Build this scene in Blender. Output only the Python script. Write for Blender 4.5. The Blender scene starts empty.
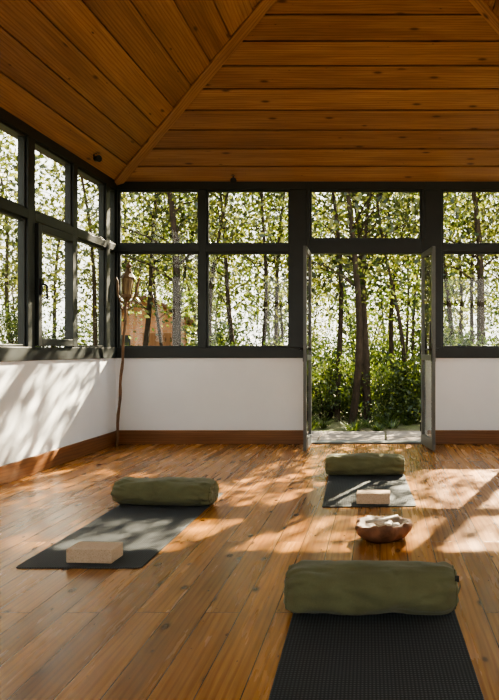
import bpy, bmesh, math, random
import numpy as np
from mathutils import Vector, Matrix, noise
random.seed(7); np.random.seed(7)
sc = bpy.context.scene
XL, XR, YB, YF = -2.95, 2.83, 7.82, -1.6
CAMH = 1.05

# ------------------------------------------------------------ materials
def new_mat(name):
    m = bpy.data.materials.new(name); m.use_nodes = True
    nt = m.node_tree
    for n in list(nt.nodes): nt.nodes.remove(n)
    out = nt.nodes.new('ShaderNodeOutputMaterial')
    return m, nt, out
def N(nt, t, **kw):
    n = nt.nodes.new(t)
    for k, v in kw.items(): setattr(n, k, v)
    return n
def ramp(nt, src, stops):
    r = N(nt, 'ShaderNodeValToRGB'); e = r.color_ramp.elements
    while len(e) < len(stops): e.new(0.5)
    for i, (p, c) in enumerate(stops):
        e[i].position = p; e[i].color = (*c, 1)
    nt.links.new(src, r.inputs[0]); return r
def mapping(nt, src, scale=(1,1,1), rot=(0,0,0), loc=(0,0,0)):
    m = N(nt, 'ShaderNodeMapping')
    m.inputs['Scale'].default_value = scale; m.inputs['Rotation'].default_value = rot
    m.inputs['Location'].default_value = loc
    nt.links.new(src, m.inputs['Vector']); return m.outputs[0]
def mix(nt, a, b, fac, mode='MIX'):
    m = N(nt, 'ShaderNodeMix', data_type='RGBA', blend_type=mode)
    for inp, v in ((m.inputs[0], fac), (m.inputs[6], a), (m.inputs[7], b)):
        if isinstance(v, bpy.types.NodeSocket): nt.links.new(v, inp)
        elif isinstance(v, (int, float)): inp.default_value = v
        else: inp.default_value = (*v, 1)
    return m.outputs[2]
def bump(nt, h, strength, dist=0.01):
    b = N(nt, 'ShaderNodeBump'); b.inputs['Strength'].default_value = strength
    b.inputs['Distance'].default_value = dist
    nt.links.new(h, b.inputs['Height']); return b.outputs[0]
def noise_tex(nt, vec, scale, detail=4, rough=0.55):
    n = N(nt, 'ShaderNodeTexNoise'); n.inputs['Scale'].default_value = scale
    n.inputs['Detail'].default_value = detail; n.inputs['Roughness'].default_value = rough
    if vec: nt.links.new(vec, n.inputs['Vector'])
    return n.outputs[0]
def simple(name, col, rough=0.6, var=0.08, scale=6, bstr=0.0, bscale=60, metal=0.0, spec=0.5):
    m, nt, out = new_mat(name)
    p = N(nt, 'ShaderNodeBsdfPrincipled'); nt.links.new(p.outputs[0], out.inputs[0])
    tc = N(nt, 'ShaderNodeTexCoord').outputs['Object']
    n = noise_tex(nt, tc, scale)
    lo = tuple(c*(1-var) for c in col); hi = tuple(min(1, c*(1+var)) for c in col)
    r = ramp(nt, n, [(0.3, lo), (0.7, hi)])
    nt.links.new(r.outputs[0], p.inputs['Base Color'])
    p.inputs['Roughness'].default_value = rough; p.inputs['Metallic'].default_value = metal
    p.inputs['Specular IOR Level'].default_value = spec
    if bstr:
        nt.links.new(bump(nt, noise_tex(nt, tc, bscale), bstr, 0.004), p.inputs['Normal'])
    return m

M_wall = simple('plaster_white', (0.82,0.84,0.87), 0.85, 0.02, 3, 0.12, 40)
M_frame = simple('frame_dark_green', (0.010,0.0135,0.013), 0.45, 0.2, 8)
M_leaf_fr = simple('door_frame_grey', (0.10,0.108,0.105), 0.4, 0.1, 8)
M_metal = simple('black_metal', (0.012,0.012,0.013), 0.35, 0.1, 8, metal=0.6)

def glass_mat():
    m, nt, out = new_mat('window_glass')
    tr = N(nt, 'ShaderNodeBsdfTransparent'); tr.inputs[0].default_value = (0.95,0.96,0.95,1)
    gl = N(nt, 'ShaderNodeBsdfGlossy'); gl.inputs['Roughness'].default_value = 0.01
    lw = N(nt, 'ShaderNodeLayerWeight'); lw.inputs[0].default_value = 0.5
    p = N(nt, 'ShaderNodeMath', operation='POWER'); nt.links.new(lw.outputs['Facing'], p.inputs[0]); p.inputs[1].default_value = 4
    a = N(nt, 'ShaderNodeMath', operation='MULTIPLY_ADD'); nt.links.new(p.outputs[0], a.inputs[0])
    a.inputs[1].default_value = 0.85; a.inputs[2].default_value = 0.025
    mx = N(nt, 'ShaderNodeMixShader'); nt.links.new(a.outputs[0], mx.inputs[0])
    nt.links.new(tr.outputs[0], mx.inputs[1]); nt.links.new(gl.outputs[0], mx.inputs[2])
    nt.links.new(mx.outputs[0], out.inputs[0]); return m
M_glass = glass_mat()

def wood_core(nt, p, along, tone, dark, mid, light, rough=0.3, spec=0.5, groove=None, kth=0.10, tones=(0.66,1.0,1.25), kscale=(1.9,5.2), kfrac=0.35):
    """along : vector socket, X along the grain, Y across, Z = random per board"""
    g1 = noise_tex(nt, mapping(nt, along, (0.7, 7, 7)), 1.6, 5, 0.55)
    g2 = noise_tex(nt, mapping(nt, along, (2.0, 70, 7)), 1.5, 3, 0.6)
    wv = N(nt, 'ShaderNodeTexWave', wave_type='BANDS', bands_direction='Y')
    wv.inputs['Scale'].default_value = 5; wv.inputs['Distortion'].default_value = 7
    wv.inputs['Detail'].default_value = 2; wv.inputs['Detail Scale'].default_value = 0.8
    nt.links.new(mapping(nt, along, (0.25, 2.2, 5)), wv.inputs['Vector'])
    c = ramp(nt, g1, [(0.25, dark), (0.5, mid), (0.75, light)]).outputs[0]
    c = mix(nt, c, (0.66,0.54,0.44), ramp(nt, wv.outputs[0], [(0.5,(0,0,0)),(1,(0.6,)*3)]).outputs[0], 'MULTIPLY')
    c = mix(nt, c, (0.75,0.68,0.6), ramp(nt, g2, [(0.42,(0.6,)*3),(0.6,(0,0,0))]).outputs[0], 'MULTIPLY')
    a,b,d = tones
    t = ramp(nt, tone, [(0,(a,a*0.96,a*0.93)),(0.5,(b,b,b)),(1,(d,d,d*0.98))]).outputs[0]
    c = mix(nt, c, t, 1.0, 'MULTIPLY')
    v = N(nt, 'ShaderNodeTexVoronoi', voronoi_dimensions='2D'); v.inputs['Scale'].default_value = 1.0
    sx = N(nt,'ShaderNodeSeparateXYZ'); nt.links.new(along, sx.inputs[0])
    zz = N(nt,'ShaderNodeMath',operation='MULTIPLY_ADD'); nt.links.new(sx.outputs[2],zz.inputs[0]); zz.inputs[1].default_value=1.7; nt.links.new(sx.outputs[0],zz.inputs[2])
    cx = N(nt,'ShaderNodeCombineXYZ'); nt.links.new(zz.outputs[0],cx.inputs[0]); nt.links.new(sx.outputs[1],cx.inputs[1])
    nt.links.new(mapping(nt, cx.outputs[0], (kscale[0], kscale[1], 1)), v.inputs['Vector'])
    sc_ = N(nt,'ShaderNodeSeparateColor'); nt.links.new(v.outputs['Color'], sc_.inputs[0])
    sz = N(nt,'ShaderNodeMapRange'); nt.links.new(sc_.outputs[0], sz.inputs[0])
    sz.inputs[1].default_value=kfrac; sz.inputs[2].default_value=kfrac+0.45; sz.inputs[3].default_value=7.0; sz.inputs[4].default_value=1.0
    dd = N(nt,'ShaderNodeMath',operation='MULTIPLY'); nt.links.new(v.outputs['Distance'],dd.inputs[0]); nt.links.new(sz.outputs[0],dd.inputs[1])
    k = ramp(nt, dd.outputs[0], [(kth*0.4,(0.9,)*3),(kth*0.75,(0.65,)*3),(kth*1.0,(0.22,)*3),(kth*1.5,(0,0,0))]).outputs[0]
    c = mix(nt, c, (dark[0]*0.28, dark[1]*0.22, dark[2]*0.2), k)
    if groove is not None:
        c = mix(nt, c, (0.03,0.014,0.006), groove)
    nt.links.new(c, p.inputs['Base Color'])
    rr = ramp(nt, g1, [(0.3,(rough*0.85,)*3),(0.7,(rough*1.2,)*3)]).outputs[0]
    nt.links.new(rr, p.inputs['Roughness'])
    p.inputs['Specular IOR Level'].default_value = spec
    return g1, g2

def floor_mat():
    m, nt, out = new_mat('floorboards_varnished')
    p = N(nt, 'ShaderNodeBsdfPrincipled'); nt.links.new(p.outputs[0], out.inputs[0])
    tc = N(nt, 'ShaderNodeTexCoord').outputs['Object']
    r = mapping(nt, tc, rot=(0,0,math.radians(90)))
    b = N(nt, 'ShaderNodeTexBrick'); b.offset = 0.37; b.offset_frequency = 2
    nt.links.new(r, b.inputs['Vector'])
    b.inputs['Color1'].default_value = (0,0,0,1); b.inputs['Color2'].default_value = (1,1,1,1)
    b.inputs['Scale'].default_value = 1; b.inputs['Mortar Size'].default_value = 0.0022
    b.inputs['Mortar Smooth'].default_value = 0.3
    b.inputs['Brick Width'].default_value = 2.8; b.inputs['Row Height'].default_value = 0.14
    s = N(nt, 'ShaderNodeSeparateXYZ'); nt.links.new(r, s.inputs[0])
    cmb = N(nt, 'ShaderNodeCombineXYZ'); nt.links.new(s.outputs[0], cmb.inputs[0]); nt.links.new(s.outputs[1], cmb.inputs[1])
    mu = N(nt, 'ShaderNodeMath', operation='MULTIPLY'); nt.links.new(b.outputs['Color'], mu.inputs[0]); mu.inputs[1].default_value = 9
    nt.links.new(mu.outputs[0], cmb.inputs[2])
    wood_core(nt, p, cmb.outputs[0], b.outputs['Color'], (0.265,0.111,0.026), (0.43,0.198,0.050), (0.56,0.282,0.082),
              0.25, 0.32, b.outputs['Fac'], kth=0.13, kscale=(3.4,7.0), tones=(0.68,1.0,1.22), kfrac=0.35)
    big = noise_tex(nt, mapping(nt, cmb.outputs[0], (1.5, 9, 1)), 1.5, 2)
    inv = N(nt, 'ShaderNodeMath', operation='MULTIPLY_ADD'); nt.links.new(b.outputs['Fac'], inv.inputs[0]); inv.inputs[1].default_value = -1.0
    nt.links.new(big, inv.inputs[2])
    nt.links.new(bump(nt, inv.outputs[0], 0.2, 0.004), p.inputs['Normal'])
    return m
M_floor = floor_mat()

def board_mat(name, dark, mid, light, rough, spec=0.4, kth=0.09, tones=(0.8,1.0,1.15)):
    m, nt, out = new_mat(name)
    p = N(nt, 'ShaderNodeBsdfPrincipled'); nt.links.new(p.outputs[0], out.inputs[0])
    uv = N(nt, 'ShaderNodeUVMap'); uv.uv_map = 'UVMap'
    at = N(nt, 'ShaderNodeAttribute'); at.attribute_name = 'tone'
    s = N(nt, 'ShaderNodeSeparateXYZ'); nt.links.new(uv.outputs[0], s.inputs[0])
    cmb = N(nt, 'ShaderNodeCombineXYZ'); nt.links.new(s.outputs[0], cmb.inputs[0]); nt.links.new(s.outputs[1], cmb.inputs[1])
    mu = N(nt, 'ShaderNodeMath', operation='MULTIPLY'); nt.links.new(at.outputs['Fac'], mu.inputs[0]); mu.inputs[1].default_value = 9
    nt.links.new(mu.outputs[0], cmb.inputs[2])
    g1, g2 = wood_core(nt, p, cmb.outputs[0], at.outputs['Fac'], dark, mid, light, rough, spec, None, kth=kth, tones=tones, kfrac=0.2)
    nt.links.new(bump(nt, g2, 0.1, 0.002), p.inputs['Normal'])
    return m
M_ceil = board_mat('ceiling_pine', (0.25,0.130,0.064), (0.35,0.192,0.098), (0.45,0.262,0.140), 0.42, kth=0.085)
M_trim = board_mat('trim_pine', (0.17,0.075,0.030), (0.24,0.11,0.045), (0.31,0.15,0.062), 0.4)

# ------------------------------------------------------------ mesh builder
class MB:
    def __init__(s): s.v=[]; s.f=[]; s.m=[]; s.uv=[]; s.tone=[]
    def face(s, pts, mat=0, uv=None, tone=0.5):
        b=len(s.v); s.v += [tuple(p) for p in pts]; s.f.append(tuple(range(b,b+len(pts)))); s.m.append(mat)
        s.uv.append(uv or [(0,0)]*len(pts)); s.tone.append(tone)
    def box(s, a, b, mat=0, M=None, tone=0.5):
        x0,x1=sorted((a[0],b[0])); y0,y1=sorted((a[1],b[1])); z0,z1=sorted((a[2],b[2]))
        P=[Vector(p) for p in ((x0,y0,z0),(x1,y0,z0),(x1,y1,z0),(x0,y1,z0),(x0,y0,z1),(x1,y0,z1),(x1,y1,z1),(x0,y1,z1))]
        d=(x1-x0,y1-y0,z1-z0); L=max(range(3), key=lambda i:d[i])
        off=random.random()*5
        Q=[(M@p if M is not None else p) for p in P]
        base=len(s.v); s.v += [tuple(q) for q in Q]
        for f in ((0,3,2,1),(4,5,6,7),(0,1,5,4),(1,2,6,5),(2,3,7,6),(3,0,4,7)):
            s.f.append(tuple(base+i for i in f)); s.m.append(mat); s.tone.append(tone)
            o=[i for i in range(3) if i!=L]
            s.uv.append([(P[i][L]+off, P[i][o[0]]+P[i][o[1]]) for i in f])
    def tube(s, pts, rad, n=8, mat=0, cap=True):
        pts=[Vector(p) for p in pts]; base=len(s.v); up=Vector((0.31,0.95,0.13))
        for i,p in enumerate(pts):
            t=(pts[min(i+1,len(pts)-1)]-pts[max(i-1,0)]).normalized()
            a=t.cross(up)
            if a.length<1e-3: a=t.cross(Vector((1,0,0)))
            a.normalize(); b=t.cross(a)
            r=rad[i] if hasattr(rad,'__len__') else rad
            for k in range(n):
                th=2*math.pi*k/n; s.v.append(tuple(p+a*(r*math.cos(th))+b*(r*math.sin(th))))
        for i in range(len(pts)-1):
            for k in range(n):
                k2=(k+1)%n
                s.f.append((base+i*n+k, base+(i+1)*n+k, base+(i+1)*n+k2, base+i*n+k2)); s.m.append(mat); s.uv.append([(0,0)]*4); s.tone.append(0.5)
        if cap:
            s.f.append(tuple(base+k for k in range(n))); s.m.append(mat); s.uv.append([(0,0)]*n); s.tone.append(0.5)
            e=base+(len(pts)-1)*n
            s.f.append(tuple(e+k for k in reversed(range(n)))); s.m.append(mat); s.uv.append([(0,0)]*n); s.tone.append(0.5)
    def grid(s, rows, mat=0, closed=True):
        base=len(s.v); n=len(rows[0])
        for r in rows: s.v += [tuple(p) for p in r]
        for i in range(len(rows)-1):
            for k in range(n if closed else n-1):
                k2=(k+1)%n
                s.f.append((base+i*n+k, base+i*n+k2, base+(i+1)*n+k2, base+(i+1)*n+k)); s.m.append(mat); s.uv.append([(0,0)]*4); s.tone.append(0.5)
    def mesh(s, name, mats, smooth=False, fixn=True):
        me=bpy.data.meshes.new(name); me.from_pydata(s.v,[],s.f)
        for m in mats: me.materials.append(m)
        me.polygons.foreach_set('material_index', s.m)
        uvl=me.uv_layers.new(name='UVMap'); uvl.data.foreach_set('uv',[c for f in s.uv for p in f for c in p])
        at=me.attributes.new('tone','FLOAT','FACE'); at.data.foreach_set('value', s.tone)
        if smooth: me.polygons.foreach_set('use_smooth',[True]*len(s.f))
        me.update()
        if fixn:
            bm=bmesh.new(); bm.from_mesh(me); bmesh.ops.recalc_face_normals(bm, faces=bm.faces); bm.to_mesh(me); bm.free()
        return me
    def obj(s, name, mats, smooth=False, bevel=0, loc=None, rotz=0, fixn=True):
        o=bpy.data.objects.new(name, s.mesh(name,mats,smooth,fixn)); sc.collection.objects.link(o)
        if bevel:
            b=o.modifiers.new('bevel','BEVEL'); b.width=bevel; b.segments=2; b.limit_method='ANGLE'; b.angle_limit=math.radians(50)
        if loc: o.location=loc
        o.rotation_euler[2]=rotz
        return o

# ------------------------------------------------------------ shell
mb=MB(); mb.box((XL-0.2,YF-0.2,-0.12),(XR+0.2,YB+0.12,0.0)); mb.obj('floor',[M_floor])
SILL=0.96
WT=0.18
DX0,DX1=-0.82,0.48
mb=MB()
mb.box((XL-WT,YB,-0.1),(DX0-0.03,YB+WT,SILL)); mb.box((DX1+0.03,YB,-0.1),(XR+WT,YB+WT,SILL))
mb.obj('wall_back',[M_wall])
YSL,YSR=1.6,2.65
mb=MB(); mb.box((XL-WT,YSL,-0.1),(XL,YB,SILL)); mb.box((XL-WT,YF,-0.1),(XL,YSL,2.90)); mb.obj('wall_left',[M_wall])
mb=MB(); mb.box((XR,YSR,-0.1),(XR+WT,YB,SILL)); mb.box((XR,YF,-0.1),(XR+WT,YSR,2.90)); mb.obj('wall_right',[M_wall])
mb=MB(); mb.box((XL-WT,YF-WT,-0.1),(XR+WT,YF,SILL)); mb.obj('wall_front',[M_wall])
def bb(name,a,b):
    m=MB(); m.box(a,b,0,None,0.45); m.obj(name,[M_trim],bevel=0.006)
bb('baseboard_back',(XL,YB-0.022,0),(DX0-0.03,YB,0.155))
bb('baseboard_back.001',(DX1+0.05,YB-0.022,0),(XR,YB,0.155))
bb('baseboard_left',(XL,YF,0),(XL+0.022,YB-0.022,0.15))
bb('baseboard_right',(XR-0.022,YF,0),(XR,YB-0.022,0.15))
bb('baseboard_front',(XL+0.022,YF,0),(XR-0.022,YF+0.022,0.15))

TOP=2.84; PLATE=2.93; TR0,TR1=2.145,2.225
def xf(kind):
    if kind=='back': return Matrix.Translation((0,YB,0))
    if kind=='left': return Matrix(((0,-1,0,XL),(1,0,0,0),(0,0,1,0),(0,0,0,1)))
    if kind=='right': return Matrix(((0,1,0,XR),(1,0,0,0),(0,0,1,0),(0,0,0,1)))
    if kind=='front': return Matrix(((1,0,0,0),(0,-1,0,YF),(0,0,1,0),(0,0,0,1)))
D0,D1=-0.02,0.07
def pane(mb,M,u0,u1,z0,z1,sash=0.022,d0=0.0,d1=0.045):
    mb.box((u0,d0,z0),(u0+sash,d1,z1),0,M); mb.box((u1-sash,d0,z0),(u1,d1,z1),0,M)
    mb.box((u0+sash,d0,z0),(u1-sash,d1,z0+sash),0,M); mb.box((u0+sash,d0,z1-sash),(u1-sash,d1,z1),0,M)
    y=(d0+d1)/2
    P=[M@Vector(p) for p in ((u0+sash,y,z0+sash),(u1-sash,y,z0+sash),(u1-sash,y,z1-sash),(u0+sash,y,z1-sash))]
    mb.face(P,1)
wn=[0]
def window(kind, posts, zsill=SILL, ztop=TOP, sashes=()):
    wn[0]+=1; M=xf(kind); mb=MB()
    a=posts[0][0]; b=posts[-1][1]
    mb.box((a,D0,zsill),(b,D1+0.05,zsill+0.115),0,M)
    mb.box((a,D0,ztop),(b,D1,PLATE),0,M)
    for (u0,u1) in posts: mb.box((u0,D0,zsill+0.115),(u1,D1,ztop),0,M)
    for i in range(len(posts)-1):
        u0=posts[i][1]; u1=posts[i+1][0]
        mb.box((u0,D0,TR0),(u1,D1,TR1),0,M)
        pane(mb,M,u0,u1,TR1,ztop)
        if i in sashes: pane(mb,M,u0+0.01,u1-0.01,zsill+0.125,TR0-0.01,0.065,-0.045,0.02)
        else: pane(mb,M,u0,u1,zsill+0.115,TR0)
    return mb.obj('window_%d'%wn[0],[M_frame,M_glass],bevel=0.004)
U=lambda u:(u-380)/89.5
window('back',[(XL,-2.925),(U(199.5),U(206.5)),(U(290),DX0-0.0)])
window('back',[(DX1+0.02,U(441.5)),(1.70,1.78),(XR-0.03,XR)])
window('left',[(YSL,1.7),(2.65,2.75),(3.7,3.8),(4.78,4.88),(5.83,5.95),(6.70,6.79),(7.50,7.60),(YB-0.02,YB)],sashes=(0,2,4))
window('right',[(YSR,2.75),(3.7,3.8),(4.78,4.88),(5.80,5.90),(6.75,6.83),(YB-0.08,YB)],sashes=(1,))
window('front',[(XL,XL+0.08),(-1.5,-1.42),(-0.1,-0.02),(1.4,1.48),(XR-0.08,XR)])
mb=MB(); M=xf('left')
y=5.99
mb.box((y-0.015,-0.06,1.52),(y+0.015,-0.045,1.66),0,M)
mb.tube([M@Vector(p) for p in ((y,-0.055,1.61),(y,-0.09,1.61),(y,-0.10,1.60),(y+0.005,-0.10,1.48))],[0.009,0.009,0.01,0.008],8)
mb.obj('window_handle',[M_metal],bevel=0.003)

# door
door=bpy.data.objects.new('door_1',None); sc.collection.objects.link(door)
mb=MB(); M=xf('back')
Z0=2.13
mb.box((DX0,D0,0),(DX0+0.035,0.12,TOP),0,M); mb.box((DX1-0.015,D0,0),(DX1+0.02,0.12,TOP),0,M)
mb.box((DX0,D0,TOP),(DX1+0.02,0.12,PLATE),0,M)
mb.box((DX0+0.035,D0,Z0),(DX1-0.015,0.12,Z0+0.15),0,M)
pane(mb,M,DX0+0.035,DX1-0.015,Z0+0.15,TOP)
mb.box((DX0+0.035,0.0,0.0),(DX1-0.015,0.16,0.018),2,M)
o=mb.obj('door_frame',[M_frame,M_glass,M_leaf_fr],bevel=0.004); o.parent=door
def leaf(name,hx,hy,ex,ey):
    L=math.hypot(ex-hx,ey-hy); ang=math.atan2(ey-hy,ex-hx)
    M=Matrix.Translation((hx,hy,0))@Matrix.Rotation(ang,4,'Z')
    mb=MB(); z0,z1=0.015,Z0-0.01; T=0.016; w=0.055
    mb.box((0,-T,z0),(w,T,z1),0,M); mb.box((L-w,-T,z0),(L,T,z1),0,M)
    mb.box((w,-T,z0),(L-w,T,z0+0.11),0,M); mb.box((w,-T,z1-w),(L-w,T,z1),0,M)
    mb.box((w,-T,0.94),(L-w,T,1.0),0,M)
    for a,b in ((z0+0.11,0.94),(1.0,z1-w)):
        mb.face([M@Vector(p) for p in ((w,0,a),(L-w,0,a),(L-w,0,b),(w,0,b))],1)
    for s in (-1,1):
        mb.box((L-0.045,s*T,0.93),(L-0.012,s*(T+0.006),1.12),2,M)
        mb.tube([M@Vector(p) for p in ((L-0.03,s*T,1.06),(L-0.03,s*(T+0.035),1.06),(L-0.04,s*(T+0.04),1.06),(L-0.14,s*(T+0.04),1.055))],0.008,8,2)
    for z in (0.2,1.05,1.9): mb.tube([M@Vector((-0.004,-T,z-0.05)),M@Vector((-0.004,-T,z+0.05))],0.01,8,2)
    o=mb.obj(name,[M_leaf_fr,M_glass,M_metal],bevel=0.003); o.parent=door
leaf('leaf_left',DX0+0.045,YB-0.05,DX0+0.050,YB-0.65)
leaf('leaf_right',DX1-0.01,YB-0.05,DX1+0.075,YB-0.62)

# ------------------------------------------------------------ ceiling
SL=0.52; ZC=2.92; HALF=(XR-XL)/2
mb=MB()
def slope(A,B,inn,w=0.235,tmax=HALF):
    A=Vector(A);B=Vector(B);inn=Vector(inn);al=(B-A).normalized()
    nrm=(Vector((0,0,-1))+inn*SL).normalized()
    def P(t,end,off):
        base=(A+al*t if end==0 else B-al*t)
        return base+inn*t+Vector((0,0,SL*t))+nrm*off
    t=0.0;g=0.008
    while t<tmax-1e-4:
        t1=min(t+w,tmax); tone=random.random(); o=random.random()*7
        a,b,c,d=P(t+g,0,0.002),P(t+g,1,0.002),P(t1-0.03,1,0.012),P(t1-0.03,0,0.012)
        c9,d9=P(t1,1,0.014),P(t1,0,0.014)
        su=lambda p:((p-A).dot(al)+o,(p-A).dot(inn)*1.13)
        mb.face([a,b,c,d],0,[su(p) for p in (a,b,c,d)],tone)
        mb.face([d,c,c9,d9],0,[su(p) for p in (d,c,c9,d9)],min(1,tone+0.15))
        a3,b3=P(t1,0,-0.014),P(t1,1,-0.014)
        mb.face([d9,c9,b3,a3],0,[su(p) for p in (d9,c9,b3,a3)],0.0)
        a4,b4=P(t1+g,0,-0.014),P(t1+g,1,-0.014)
        mb.face([a3,b3,b4,a4],0,[su(p) for p in (a3,b3,b4,a4)],0.0)
        a5,b5=P(t1+g,0,0.002),P(t1+g,1,0.002)
        mb.face([a4,b4,b5,a5],0,[su(p) for p in (a4,b4,b5,a5)],0.0)
        t=t1
slope((XL,YB,ZC),(XR,YB,ZC),(0,-1,0))
slope((XR,YF,ZC),(XL,YF,ZC),(0,1,0))
slope((XL,YF,ZC),(XL,YB,ZC),(1,0,0))
slope((XR,YB,ZC),(XR,YF,ZC),(-1,0,0))
mb.obj('ceiling',[M_ceil],fixn=False)
mb=MB(); E=0.2; H=0.06
c=[(XL-E,YF-E),(XR+E,YF-E),(XR+E,YB+E),(XL-E,YB+E)]
r0=(XL+HALF,YF+HALF); r1=(XL+HALF,YB-HALF)
def V(p,t,h): return (p[0],p[1],ZC+H+h+SL*t)
for h in (0,0.06):
    C=[V(p,-E,h) for p in c]; R0=V(r0,HALF,h); R1=V(r1,HALF,h)
    mb.face([C[0],C[1],R0]); mb.face([C[1],C[2],R1,R0]); mb.face([C[2],C[3],R1]); mb.face([C[3],C[0],R0,R1])
for i in range(4):
    a,b=c[i],c[(i+1)%4]; mb.face([V(a,-E,0),V(b,-E,0),V(b,-E,0.06),V(a,-E,0.06)])
M_roof=simple('roof_tile',(0.12,0.05,0.03),0.8)
mb.obj('roof',[M_roof],fixn=False)
mb=MB()
mb.box((XL-WT,YB+0.001,PLATE-0.06),(XR+WT,YB+WT,PLATE+0.06)); mb.box((XL-WT,YF-WT,PLATE-0.06),(XR+WT,YF-0.001,PLATE+0.06))
mb.box((XL-WT,YF,PLATE-0.06),(XL-0.001,YB,PLATE+0.06)); mb.box((XR+0.001,YF,PLATE-0.06),(XR+WT,YB,PLATE+0.06))
mb.obj('trim_1',[M_frame])
def hip(name,p,q,w=0.11,th=0.03):
    p=Vector(p);q=Vector(q);d=(q-p); L=d.length; x=d.normalized()
    y=x.cross(Vector((0,0,1))).normalized(); z=x.cross(y).normalized()
    if z.z>0: z=-z
    M=Matrix((( x.x,y.x,z.x,p.x),(x.y,y.y,z.y,p.y),(x.z,y.z,z.z,p.z),(0,0,0,1)))
    mb=MB(); mb.box((0,-w/2,-0.0),(L,w/2,th+0.012),0,M,0.6)
    mb.box((0,-w/2-0.012,-0.02),(L,w/2+0.012,0.022),0,M,0.2)
    mb.obj(name,[M_ceil],bevel=0.004)
RA=(XL+HALF,YB-HALF,ZC+SL*HALF); RB=(XL+HALF,YF+HALF,ZC+SL*HALF)
hip('trim_2',(XL,YB,ZC),RA); hip('trim_3',(XR,YB,ZC),RA); hip('trim_4',(XL,YF,ZC),RB); hip('trim_5',(XR,YF,ZC),RB); hip('trim_6',RB,RA)

def spot(name,loc,dirv):
    mb=MB(); p=Vector(loc); d=Vector(dirv).normalized()
    mb.tube([p,p+Vector((0,0,0.02))],0.028,14)
    mb.tube([p,p+Vector((0,0,-0.03)),p+d*0.03+Vector((0,0,-0.045))],0.007,8)
    q=p+d*0.01+Vector((0,0,-0.05))
    mb.tube([q,q+d*0.02,q+d*0.07,q+d*0.075],[0.018,0.03,0.034,0.03],16)
    mb.obj(name,[M_metal],smooth=False)
spot('spotlight',(XL+0.13,6.9,2.985),(0.8,-0.5,-0.1))
spot('spotlight.001',(U(233)*0.985,YB-0.10,2.97),(0.2,-0.9,-0.25))

# ------------------------------------------------------------ yoga mats
def mat_material():
    m,nt,out=new_mat('mat_rubber'); p=N(nt,'ShaderNodeBsdfPrincipled'); nt.links.new(p.outputs[0],out.inputs[0])
    tc=N(nt,'ShaderNodeTexCoord').outputs['Object']
    hs=[]
    for d in ('X','Y'):
        w=N(nt,'ShaderNodeTexWave',wave_type='BANDS',bands_direction=d); w.inputs['Scale'].default_value=26 if d=='X' else 22
        nt.links.new(tc,w.inputs['Vector']); hs.append(w.outputs[0])
    ml=N(nt,'ShaderNodeMath',operation='MULTIPLY'); nt.links.new(hs[0],ml.inputs[0]); nt.links.new(hs[1],ml.inputs[1])
    c=ramp(nt,ml.outputs[0],[(0.0,(0.024,0.028,0.031)),(1,(0.088,0.100,0.108))]).outputs[0]
    nt.links.new(c,p.inputs['Base Color']); p.inputs['Roughness'].default_value=0.7; p.inputs['Specular IOR Level'].default_value=0.35
    nt.links.new(bump(nt,ml.outputs[0],0.6,0.003),p.inputs['Normal']); return m
M_mat=mat_material()
def yoga_mat(name,cx,cy,w,l,rot):
    mb=MB()
    def ring(ins,z):
        pts=[]; r=0.02
        for (sx,sy,a0) in ((1,1,0),(-1,1,90),(-1,-1,180),(1,-1,270)):
            for k in range(5):
                a=math.radians(a0+k*22.5)
                pts.append((sx*(w/2-r)+(r-ins)*math.cos(a), sy*(l/2-r)+(r-ins)*math.sin(a), z))
        return pts
    mb.grid([ring(0.001,0.0),ring(0,0.001),ring(0,0.005),ring(0.002,0.0062)])
    mb.face(ring(0.002,0.0062)); mb.face(list(reversed(ring(0.001,0.0))))
    return mb.obj(name,[M_mat],loc=(cx,cy,0.0005),rotz=rot)
yoga_mat('yoga_mat',-1.450,4.24,0.61,1.76,math.radians(0.0))
yoga_mat('yoga_mat.001',-0.10,5.50,0.63,1.66,math.radians(2.0))
yoga_mat('yoga_mat.002',-0.010,2.04,0.645,1.75,math.radians(1.0))

# ------------------------------------------------------------ bolsters
def fabric(name,c):
    m,nt,out=new_mat(name); p=N(nt,'ShaderNodeBsdfPrincipled'); nt.links.new(p.outputs[0],out.inputs[0])
    tc=N(nt,'ShaderNodeTexCoord').outputs['Object']
    n=noise_tex(nt,tc,7,5); f=noise_tex(nt,mapping(nt,tc,(1,3,3)),240,2)
    col=ramp(nt,n,[(0.3,tuple(x*0.85 for x in c)),(0.7,tuple(x*1.12 for x in c))]).outputs[0]
    col=mix(nt,col,(0.7,0.7,0.7),ramp(nt,f,[(0.45,(0.5,)*3),(0.6,(0,0,0))]).outputs[0],'MULTIPLY')
    nt.links.new(col,p.inputs['Base Color']); p.inputs['Roughness'].default_value=0.92
    p.inputs['Sheen Weight'].default_value=0.15; p.inputs['Specular IOR Level'].default_value=0.2
    nt.links.new(bump(nt,f,0.35,0.002),p.inputs['Normal']); return m
M_fab=fabric('olive_canvas',(0.160,0.160,0.082))
M_tag=simple('label_black',(0.02,0.02,0.02),0.7)
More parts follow.
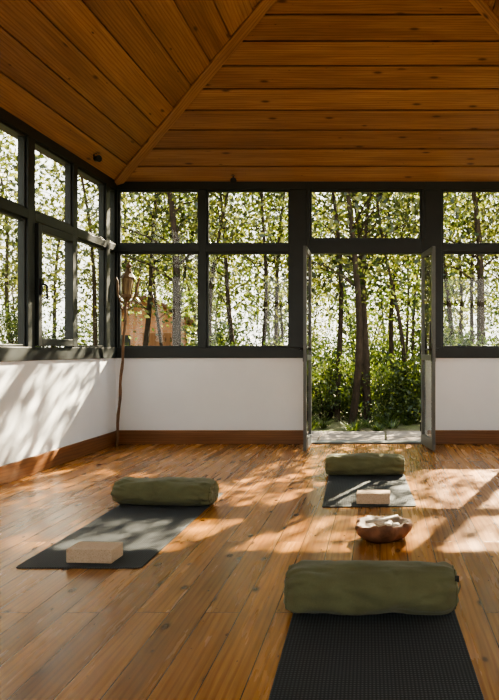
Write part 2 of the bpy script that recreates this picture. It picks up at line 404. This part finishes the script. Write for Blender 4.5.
def bolster(name,cx,cy,rot,L=0.69,W=0.25,H=0.20,seed=0,tag=False):
    mb=MB(); NA=72
    def sec(k,s,x,wr=1.0):
        th=2*math.pi*k/NA; c,sn=math.cos(th),math.sin(th)
        e=0.9
        y=W/2*math.copysign(abs(c)**e,c)*s; z=H/2*math.copysign(abs(sn)**e,sn)*s
        ex=max(0,(abs(x)-L*0.22)/(L*0.28))
        d=0.012*noise.noise(Vector((x*6+seed*3,c*1.4,sn*1.4)))+0.005*noise.noise(Vector((x*14+seed,c*3.5,sn*3.5)))
        q=x*9+th*1.3+2.5*noise.noise(Vector((x*4+seed,c*2,sn*2)))
        d-=0.006*max(0,math.sin(q*2.2))**6*(0.5+ex)
        d+=ex*ex*0.006*math.sin(th*10+seed+3*noise.noise(Vector((x*5,c,sn+seed))))
        d-=0.004*math.exp(-((th-2.0)/0.035)**2)
        r=1+wr*d/(H/2); y*=r; z*=r
        z=max(z,-H/2*0.90+0.004*abs(c))
        return (x,y,z+H/2*0.90)
    st=[]
    n=80
    for i in range(n+1):
        u=-1+2*i/n; a=abs(u)
        s=1.0+0.02*math.cos(u*3.0)-0.24*max(0,(a-0.80)/0.20)**2.6
        st.append((u*L/2,s))
    rows=[]
    caps=[(0.25,0.006),(0.45,0.010),(0.60,0.010),(0.70,0.004)]
    s0=st[0][1]
    rows.append([sec(k,0.02,-L/2-0.004,0) for k in range(NA)])
    for f,b in caps: rows.append([ (p[0]-b-0.004*math.sin(9*2*math.pi*k/NA)*f,p[1],p[2]) for k,p in ((k,sec(k,f,-L/2,0.5)) for k in range(NA))])
    for x,s in st: rows.append([sec(k,s,x) for k in range(NA)])
    for f,b in reversed(caps): rows.append([ (p[0]+b+0.004*math.sin(9*2*math.pi*k/NA)*f,p[1],p[2]) for k,p in ((k,sec(k,f,L/2,0.5)) for k in range(NA))])
    rows.append([sec(k,0.02,L/2+0.004,0) for k in range(NA)])
    mb.grid(rows)
    mb.face(rows[0]); mb.face(rows[-1])
    for sx in (-1,1):
        ring=[sec(k,s0*1.012,sx*L/2) for k in range(NA)]; ring.append(ring[0])
        mb.tube(ring,0.004,6,0,cap=False)
    pts=[(L/2+0.004+0.022*math.sin(math.pi*i/10),0.0,H*0.72-H*0.5*i/10) for i in range(11)]
    for i in range(10):
        a,b=pts[i],pts[i+1]
        mb.face([(a[0],-0.014,a[2]),(a[0],0.014,a[2]),(b[0],0.014,b[2]),(b[0],-0.014,b[2])],0)
    if tag:
        x=L/2-0.004; z=H*0.72; y=-W/2*0.50
        mb.box((x,y-0.012,z-0.010),(x+0.016,y-0.009,z+0.014),1)
    return mb.obj(name,[M_fab,M_tag],smooth=True,loc=(cx,cy,0.0075),rotz=rot)
bolster('bolster',-1.455,4.76,math.radians(-6),0.67,0.25,0.180,1)
bolster('bolster.001',-0.125,5.88,math.radians(-1),0.64,0.24,0.180,5)
bolster('bolster.002',-0.035,2.82,math.radians(1.0),0.665,0.25,0.195,9,tag=True)

# ------------------------------------------------------------ cork blocks
def cork():
    m,nt,out=new_mat('cork'); p=N(nt,'ShaderNodeBsdfPrincipled'); nt.links.new(p.outputs[0],out.inputs[0])
    tc=N(nt,'ShaderNodeTexCoord').outputs['Object']
    v=N(nt,'ShaderNodeTexVoronoi'); v.inputs['Scale'].default_value=260; nt.links.new(tc,v.inputs['Vector'])
    s=N(nt,'ShaderNodeSeparateColor'); nt.links.new(v.outputs['Color'],s.inputs[0])
    c=ramp(nt,s.outputs[0],[(0.0,(0.44,0.30,0.19)),(0.15,(0.54,0.395,0.265)),(1,(0.63,0.48,0.34))]).outputs[0]
    nt.links.new(c,p.inputs['Base Color']); p.inputs['Roughness'].default_value=0.85
    nt.links.new(bump(nt,noise_tex(nt,tc,120),0.2,0.002),p.inputs['Normal']); return m
M_cork=cork()
def block(name,cx,cy,rot,z):
    bm=bmesh.new(); bmesh.ops.create_cube(bm,size=1); bmesh.ops.scale(bm,vec=(0.228,0.14,0.070),verts=bm.verts)
    bmesh.ops.translate(bm,vec=(0,0,0.035),verts=bm.verts)
    bmesh.ops.bevel(bm,geom=bm.edges[:],offset=0.006,segments=4,profile=0.5,affect='EDGES')
    me=bpy.data.meshes.new(name); bm.to_mesh(me); bm.free(); me.materials.append(M_cork)
    o=bpy.data.objects.new(name,me); sc.collection.objects.link(o); o.location=(cx,cy,z); o.rotation_euler[2]=rot
block('yoga_block',-1.42,3.49,math.radians(-3),0.0068)
block('yoga_block.001',-0.045,4.80,math.radians(-1),0.0068)

# ------------------------------------------------------------ burl bowl
M_bark=simple('burl_bark',(0.17,0.080,0.043),0.8,0.5,14,0.8,40)
M_bin=simple('bowl_inside',(0.27,0.21,0.165),0.75,0.35,20,0.5,60)
M_stone=simple('pale_stone',(0.38,0.34,0.29),0.7,0.2,20)
mb=MB(); NA=64; rows=[]
prof=[(0.02,0.0,0),(0.085,0.0,0),(0.12,0.018,0),(0.143,0.05,0),(0.150,0.078,0),(0.147,0.092,0),(0.132,0.096,1),(0.112,0.088,1),(0.095,0.066,1),(0.07,0.055,1),(0.02,0.052,1)]
for (r,z,mm) in prof:
    R=[]
    for k in range(NA):
        a=2*math.pi*k/NA; c,s=math.cos(a),math.sin(a)
        w=1+0.20*noise.noise(Vector((c*1.3+4,s*1.3,0)))+0.13*noise.noise(Vector((c*4,s*4,z*20)))*(1 if z>0.01 else 0.2)
        zz=z*(1+0.22*noise.noise(Vector((c*1.5,s*1.5,8))))+ (0.014*noise.noise(Vector((c*5,s*5,3))) if z>0.05 else 0)
        R.append((r*w*1.06*c,r*w*1.02*s,max(0,zz)))
    rows.append(R)
mb.grid(rows[:7],0); mb.grid(rows[6:],1); mb.face(rows[-1],1); mb.face(rows[0],0)
for i in range(12):
    a=random.random()*6.28; r=random.random()*0.07; s=0.014+random.random()*0.014
    cxx,cyy,cz=r*math.cos(a),r*math.sin(a),0.066+random.random()*0.022
    rr=[]
    for j in range(7):
        ph=-math.pi/2+math.pi*j/6
        rr.append([(cxx+s*1.4*math.cos(ph)*math.cos(t*0.6283),cyy+s*math.cos(ph)*math.sin(t*0.6283),cz+s*0.7*math.sin(ph)) for t in range(10)])
    mb.grid(rr,2)
mb.tube([(-0.11,-0.02,0.108),(0.0,0.0,0.104),(0.10,0.03,0.112)],[0.009,0.011,0.007],8,2)
mb.obj('burl_bowl',[M_bark,M_bin,M_stone],smooth=True,loc=(0.018,3.89,0.001),rotz=0.4)

# ------------------------------------------------------------ staff topped with a little lantern
M_staff=simple('staff_wood',(0.16,0.085,0.042),0.6,0.35,10,0.4,50)
M_lant=simple('lantern_brass',(0.15,0.09,0.045),0.5,0.4,14,0.3,60)
M_lglass=simple('lantern_panes',(0.30,0.21,0.11),0.3,0.2,10)
mb=MB(); b=Vector((-2.885,7.66,0.0)); t=Vector((-2.760,7.705,2.04)); d=(t-b)
def P(f,ox=0,oy=0):
    return b+d*f+Vector((ox*1.25,oy*1.25,0))
mb.tube([P(i/24,0.004*math.sin(i*1.3)) for i in range(20)],[0.015+0.002*math.sin(i*2.1) for i in range(20)],10)
mb.tube([P(f) for f in (0.775,0.79,0.80,0.815)],[0.016,0.042,0.062,0.064],8,1)
mb.tube([P(0.815),P(0.90)],[0.042,0.057],6,2)
for k in range(6):
    a=2*math.pi*k/6; c_,s_=math.cos(a),math.sin(a)
    mb.tube([P(0.815,0.038*c_,0.038*s_),P(0.90,0.050*c_,0.050*s_)],0.006,5,1)
mb.tube([P(f) for f in (0.90,0.907,0.93,0.95,0.955,0.965,0.975,0.985,1.0)],[0.085,0.080,0.042,0.028,0.018,0.030,0.027,0.012,0.003],8,1)
for s in (-1,1):
    pts=[P(0.76,s*0.012),P(0.78,s*0.05),P(0.81,s*0.078),P(0.85,s*0.084),P(0.885,s*0.092),P(0.905,s*0.104),P(0.895,s*0.112)]
    mb.tube(pts,[0.010,0.012,0.013,0.013,0.012,0.009,0.005],8,1)
    mb.tube([P(0.74,s*0.01),P(0.735,s*0.035),P(0.75,s*0.045),P(0.762,s*0.035)],[0.009,0.010,0.009,0.005],7,1)
mb.obj('lantern_staff',[M_staff,M_lant,M_lglass],smooth=False)

# ------------------------------------------------------------ garden
def leaf_mat(name,c1,c2,c3):
    m,nt,out=new_mat(name)
    gi=N(nt,'ShaderNodeNewGeometry')
    r=ramp(nt,gi.outputs['Random Per Island'],[(0,c1),(0.5,c2),(1,c3)]).outputs[0]
    d=N(nt,'ShaderNodeBsdfDiffuse'); t=N(nt,'ShaderNodeBsdfTranslucent'); g=N(nt,'ShaderNodeBsdfGlossy'); g.inputs['Roughness'].default_value=0.35
    nt.links.new(r,d.inputs[0]); 
    nt.links.new(mix(nt,r,(1.6,1.55,0.85),1.0,'MULTIPLY'),t.inputs[0])
    m1=N(nt,'ShaderNodeMixShader'); m1.inputs[0].default_value=0.40; nt.links.new(d.outputs[0],m1.inputs[1]); nt.links.new(t.outputs[0],m1.inputs[2])
    m2=N(nt,'ShaderNodeMixShader'); m2.inputs[0].default_value=0.03; nt.links.new(m1.outputs[0],m2.inputs[1]); nt.links.new(g.outputs[0],m2.inputs[2])
    nt.links.new(m2.outputs[0],out.inputs[0]); return m
M_leafA=leaf_mat('leaf_olive',(0.018,0.025,0.008),(0.050,0.062,0.019),(0.17,0.175,0.060))
M_leafB=leaf_mat('leaf_green',(0.014,0.027,0.007),(0.040,0.062,0.016),(0.13,0.16,0.043))
M_trunk=simple('bark',(0.042,0.031,0.022),0.95,0.35,9,0.8,30,spec=0.1)
def add_leaves(verts,faces,mats,C,size,mat,droop=0.3):
    n=len(C); base=len(verts)
    a=np.random.normal(size=(n,3)); a[:,2]-=droop; a/=np.linalg.norm(a,axis=1)[:,None]
    b=np.random.normal(size=(n,3)); b-=a*(a*b).sum(1)[:,None]; b/=np.linalg.norm(b,axis=1)[:,None]
    s=(size*np.random.uniform(0.6,1.3,n))[:,None]
    V=np.stack([C,C+a*s*0.45+b*s*0.26,C+a*s,C+a*s*0.45-b*s*0.26],1).reshape(-1,3)
    verts.extend(map(tuple,V)); faces.extend([(base+4*i,base+4*i+1,base+4*i+2,base+4*i+3) for i in range(n)]); mats.extend([mat]*n)
def finish(name,tb,v,f,m,mats):
    off=len(tb.v); V=tb.v+v; F=tb.f+[tuple(off+i for i in q) for q in f]; 
    me=bpy.data.meshes.new(name); me.from_pydata(V,[],F)
    for x in mats: me.materials.append(x)
    me.polygons.foreach_set('material_index',tb.m+m); me.update(); return me
def tree_mesh(name,seed,H=5.5,stems=3,nl=4500,lo=1.9,r0=0.065,ls=0.10,mat=M_leafA,spread=0.9,sig=0.30):
    rnd=random.Random(seed); tb=MB(); ends=[]
    for s in range(stems):
        a=2*math.pi*s/stems+rnd.random(); bx,by=0.16*math.cos(a),0.16*math.sin(a)
        lean=rnd.uniform(0.03,0.16)*spread; h=H*rnd.uniform(0.8,1.0); pts=[]; K=12
        for i in range(K+1):
            f=i/K; pts.append(Vector((bx+lean*h*f*math.cos(a)+0.10*math.sin(f*7+s*2+seed),by+lean*h*f*math.sin(a)+0.10*math.cos(f*6+seed+s),h*f-0.1)))
        rr=r0*rnd.uniform(0.6,1.1)
        tb.tube(pts,[rr*(1-0.85*i/K) for i in range(K+1)],8)
        for j in range(16):
            f=rnd.uniform(max(0.2,lo/h),1); i=min(K-1,int(f*K)); p=pts[i].lerp(pts[i+1],f*K-i)
            an=rnd.random()*6.28; L=rnd.uniform(0.5,1.4)*spread
            q=[p+Vector((math.cos(an)*L*g,math.sin(an)*L*g,L*0.55*g+0.05*math.sin(g*6))) for g in (0,0.35,0.7,1)]
            tb.tube(q,[rr*0.24,rr*0.17,rr*0.10,rr*0.04],5)
            ends += [q[1],q[2],q[3],q[3]]
    E=np.array([tuple(e) for e in ends]); idx=np.random.randint(0,len(E),nl)
    C=E[idx]+np.random.normal(size=(nl,3))*sig
    v,f,m=[],[],[]; add_leaves(v,f,m,C,ls,1)
    return finish(name,tb,v,f,m,[M_trunk,mat])
def bush_mesh(name,seed,R=1.3,H=2.6,nl=5000,ls=0.09,mat=M_leafB):
    rnd=random.Random(seed); tb=MB(); cl=[]
    for i in range(26):
        a=rnd.random()*6.28; r=R*math.sqrt(rnd.random())*0.8; z=H*rnd.uniform(0.12,0.95); r*=math.sqrt(max(0.1,1-(z/H)**2*0.8))
        p=Vector((r*math.cos(a),r*math.sin(a),z)); cl.append(tuple(p))
        tb.tube([Vector((0.1*math.cos(a),0.1*math.sin(a),-0.1)),p*0.55,p],[0.022,0.014,0.006],5)
    E=np.array(cl); idx=np.random.randint(0,len(E),nl)
    C=E[idx]+np.random.normal(size=(nl,3))*np.array([R*0.2,R*0.2,H*0.1]); C[:,2]=np.abs(C[:,2])
    v,f,m=[],[],[]; add_leaves(v,f,m,C,ls,1); return finish(name,tb,v,f,m,[M_trunk,mat])
def clump_mesh(name,seed,n=90,L=0.7):
    rnd=random.Random(seed); tb=MB()
    for i in range(n):
        a=rnd.random()*6.28; l=L*rnd.uniform(0.5,1.1); w=rnd.uniform(0.008,0.018); o=rnd.random()*0.12
        up=rnd.uniform(0.5,1.0); side=Vector((-math.sin(a),math.cos(a),0)); b=len(tb.v)
        for k in range(5):
            f=k/4; p=Vector((math.cos(a)*(o+l*f*(1-up*0.5)),math.sin(a)*(o+l*f*(1-up*0.5)),l*up*(f-0.45*f*f*1.2)))
            ww=w*(1-f*0.9)*(0.6+f if f<0.4 else 1)
            tb.v += [tuple(p-side*ww),tuple(p+side*ww)]
        for k in range(4): tb.f.append((b+2*k,b+2*k+1,b+2*k+3,b+2*k+2)); tb.m.append(0)
    return finish(name,tb,[],[],[],[M_leafB])
def place(name,me,x,y,s=1,r=None,sz=None):
    o=bpy.data.objects.new(name,me); sc.collection.objects.link(o); o.location=(x,y,-0.12)
    o.rotation_euler[2]=random.random()*6.28 if r is None else r
    o.scale=(s,s,sz or s); return o
T=[tree_mesh('tree_a',1,6.6,3,4300),tree_mesh('tree_b',2,7.0,2,3500,r0=0.085),tree_mesh('tree_c',3,6.2,2,3500,r0=0.05,mat=M_leafB)]
TL=tree_mesh('tree_far',11,8.5,3,6400,1.2,0.07,0.17,M_leafA,1.6,0.38)
B=[bush_mesh('bush_a',4,nl=4600),bush_mesh('bush_b',5,1.0,1.7,3400,mat=M_leafB)]
G=[clump_mesh('clump_a',6),clump_mesh('clump_b',7,70,0.5)]
X=lambda u,d:(u-380)*d/700
for i,(u,d,k) in enumerate([(347,11.2,0),(383,12.0,1),(414,11.4,2),(455,12.8,0),(500,11.8,1),(255,12.0,0),(200,11.0,1),(165,12.6,2),(120,11.4,0),(292,13.5,2),(560,13.0,1),(620,11.8,0),(690,12.6,2)]):
    place('tree',T[k],X(u,d),d,random.uniform(0.9,1.1))
for i in range(9):
    d=random.uniform(16,22); u=20+i*82+random.uniform(-30,30); u=u if abs(u-148)>22 else u+44; place('tree',T[i%3],X(u,d),d,random.uniform(1.0,1.3))
for i in range(12):
    d=random.uniform(25,31); place('tree',TL,-17+i*2.8+random.uniform(-.8,.8),d,random.uniform(0.65,0.95))
for i in range(15):
    d=random.uniform(15,18); u=10+i*42+random.uniform(-14,14)
    if abs(u-148)<48: continue
    place('garden_shrub',B[i%2],X(u,d),d,random.uniform(0.8,1.2))
for i in range(10):
    d=random.uniform(10.7,11.4); u=110+i*21 if i<8 else 455+(i-8)*50
    place('garden_shrub',B[1],X(u,d),d,random.uniform(0.6,0.95) if abs(u-148)>25 else 0.55)
for i in range(7):
    d=random.uniform(11.2,13.2); place('garden_shrub',B[1],X(305+i*21,d),d,random.uniform(0.45,0.8))
for i in range(60):
    d=random.uniform(9.75,12.5); place('grass_clump',G[i%2],random.uniform(-3.0,2.0),d,random.uniform(0.4,0.8))
for i in range(8):
    place('tree',T[i%3],random.uniform(-6.8,-5.4),-1+i*1.6,random.uniform(0.9,1.1))
for i in range(7): place('tree',TL,random.uniform(-15,-11),0+i*2.8,random.uniform(0.7,1.0))
for i in range(8): place('garden_shrub',B[i%2],random.uniform(-9.5,-7.5),1+i*1.6,1.0)
for i in range(4): place('tree',T[i%3],random.uniform(6,9),0+i*3.0,1.0)  # unseen trees beyond the right wall, added to dim its windows
# brick hut seen through the left windows
def brick_mat():
    m,nt,out=new_mat('hut_brick'); p=N(nt,'ShaderNodeBsdfPrincipled'); nt.links.new(p.outputs[0],out.inputs[0])
    tc=N(nt,'ShaderNodeTexCoord').outputs['Object']
    b=N(nt,'ShaderNodeTexBrick'); b.inputs['Scale'].default_value=4
    b.inputs['Color1'].default_value=(0.50,0.23,0.11,1); b.inputs['Color2'].default_value=(0.40,0.17,0.08,1); b.inputs['Mortar'].default_value=(0.32,0.22,0.15,1)
    nt.links.new(mapping(nt,tc,rot=(math.radians(90),0,0)),b.inputs['Vector'])
    nt.links.new(b.outputs[0],p.inputs['Base Color']); p.inputs['Roughness'].default_value=0.9; return m
mb=MB()
w_,l_,h_=0.85,0.9,1.85
mb.box((-w_,-l_,-0.1),(w_,l_,h_),0)
mb.face([(-w_,-l_,h_),(w_,-l_,h_),(0,-l_,h_+0.5)],0); mb.face([(-w_,l_,h_),(w_,l_,h_),(0,l_,h_+0.5)],0)
for s in (-1,1):
    mb.box((0,-l_-0.2,-0.0),(1.15,l_+0.2,0.06),1,Matrix.Translation((0,0,h_+0.5))@Matrix.Rotation(math.radians(0 if s>0 else 180),4,'Z')@Matrix.Rotation(math.radians(30.4),4,'Y'))
mb.box((-0.7,-l_-0.03,0.9),(-0.35,-l_+0.02,1.5),2) 
mb.box((-0.1,-l_-0.03,0.0),(0.5,-l_+0.02,1.55),3)
mb.obj('brick_hut',[brick_mat(),M_roof,M_frame,M_trim],loc=(X(148,16.5),16.5,-0.12),rotz=0.3)
def ground_mat():
    m,nt,out=new_mat('garden_soil_grass'); p=N(nt,'ShaderNodeBsdfPrincipled'); nt.links.new(p.outputs[0],out.inputs[0])
    tc=N(nt,'ShaderNodeTexCoord').outputs['Object']
    c=ramp(nt,noise_tex(nt,tc,1.3,8,0.7),[(0.35,(0.12,0.09,0.05)),(0.5,(0.10,0.09,0.035)),(0.7,(0.12,0.14,0.04))]).outputs[0]
    nt.links.new(c,p.inputs['Base Color']); p.inputs['Roughness'].default_value=1
    nt.links.new(bump(nt,noise_tex(nt,tc,25),0.8,0.05),p.inputs['Normal']); return m
mb=MB(); mb.box((-45,-30,-0.3),(45,60,-0.121)); mb.obj('garden_ground',[ground_mat()])
M_pave=simple('paving_stone',(0.18,0.150,0.118),0.95,0.35,7,0.7,30,spec=0.15)
mb=MB()
for i in range(8):
    for j in range(2):
        x=-3.2+i*0.82; mb.box((x,YB+WT+0.02+j*0.66,-0.12),(x+0.8,YB+WT+0.66+j*0.66,-0.03+0.004*((i+j)%2)))
mb.obj('paving',[M_pave],bevel=0.01)

# ------------------------------------------------------------ light
w=bpy.data.worlds.new('sky'); sc.world=w; w.use_nodes=True; nt=w.node_tree
bg=nt.nodes['Background']; tc=N(nt,'ShaderNodeTexCoord'); s=N(nt,'ShaderNodeSeparateXYZ'); nt.links.new(tc.outputs['Generated'],s.inputs[0])
r=ramp(nt,s.outputs[2],[(0.0,(1.0,0.96,0.85)),(0.35,(0.96,0.97,0.92)),(1.0,(0.62,0.75,0.95))])
nt.links.new(r.outputs[0],bg.inputs[0]); bg.inputs[1].default_value=3.3
sl=bpy.data.lights.new('sun','SUN'); sl.energy=58; sl.angle=math.radians(0.6); sl.color=(1.0,0.86,0.62)
so=bpy.data.objects.new('sun',sl); sc.collection.objects.link(so)
so.rotation_euler=Vector((-0.36,-1,-0.66)).to_track_quat('-Z','Y').to_euler(); so.location=(5,14,9)

cam=bpy.data.cameras.new('camera'); cam.lens=36; cam.sensor_width=36; cam.shift_x=-(380-249.5)/700; cam.clip_end=200
co=bpy.data.objects.new('camera',cam); sc.collection.objects.link(co); co.location=(0,0,CAMH); co.rotation_euler=(math.radians(90),0,0)
sc.camera=co
sc.view_settings.view_transform='AgX'
sc.view_settings.look='AgX - Medium High Contrast'
sc.view_settings.exposure=0.58
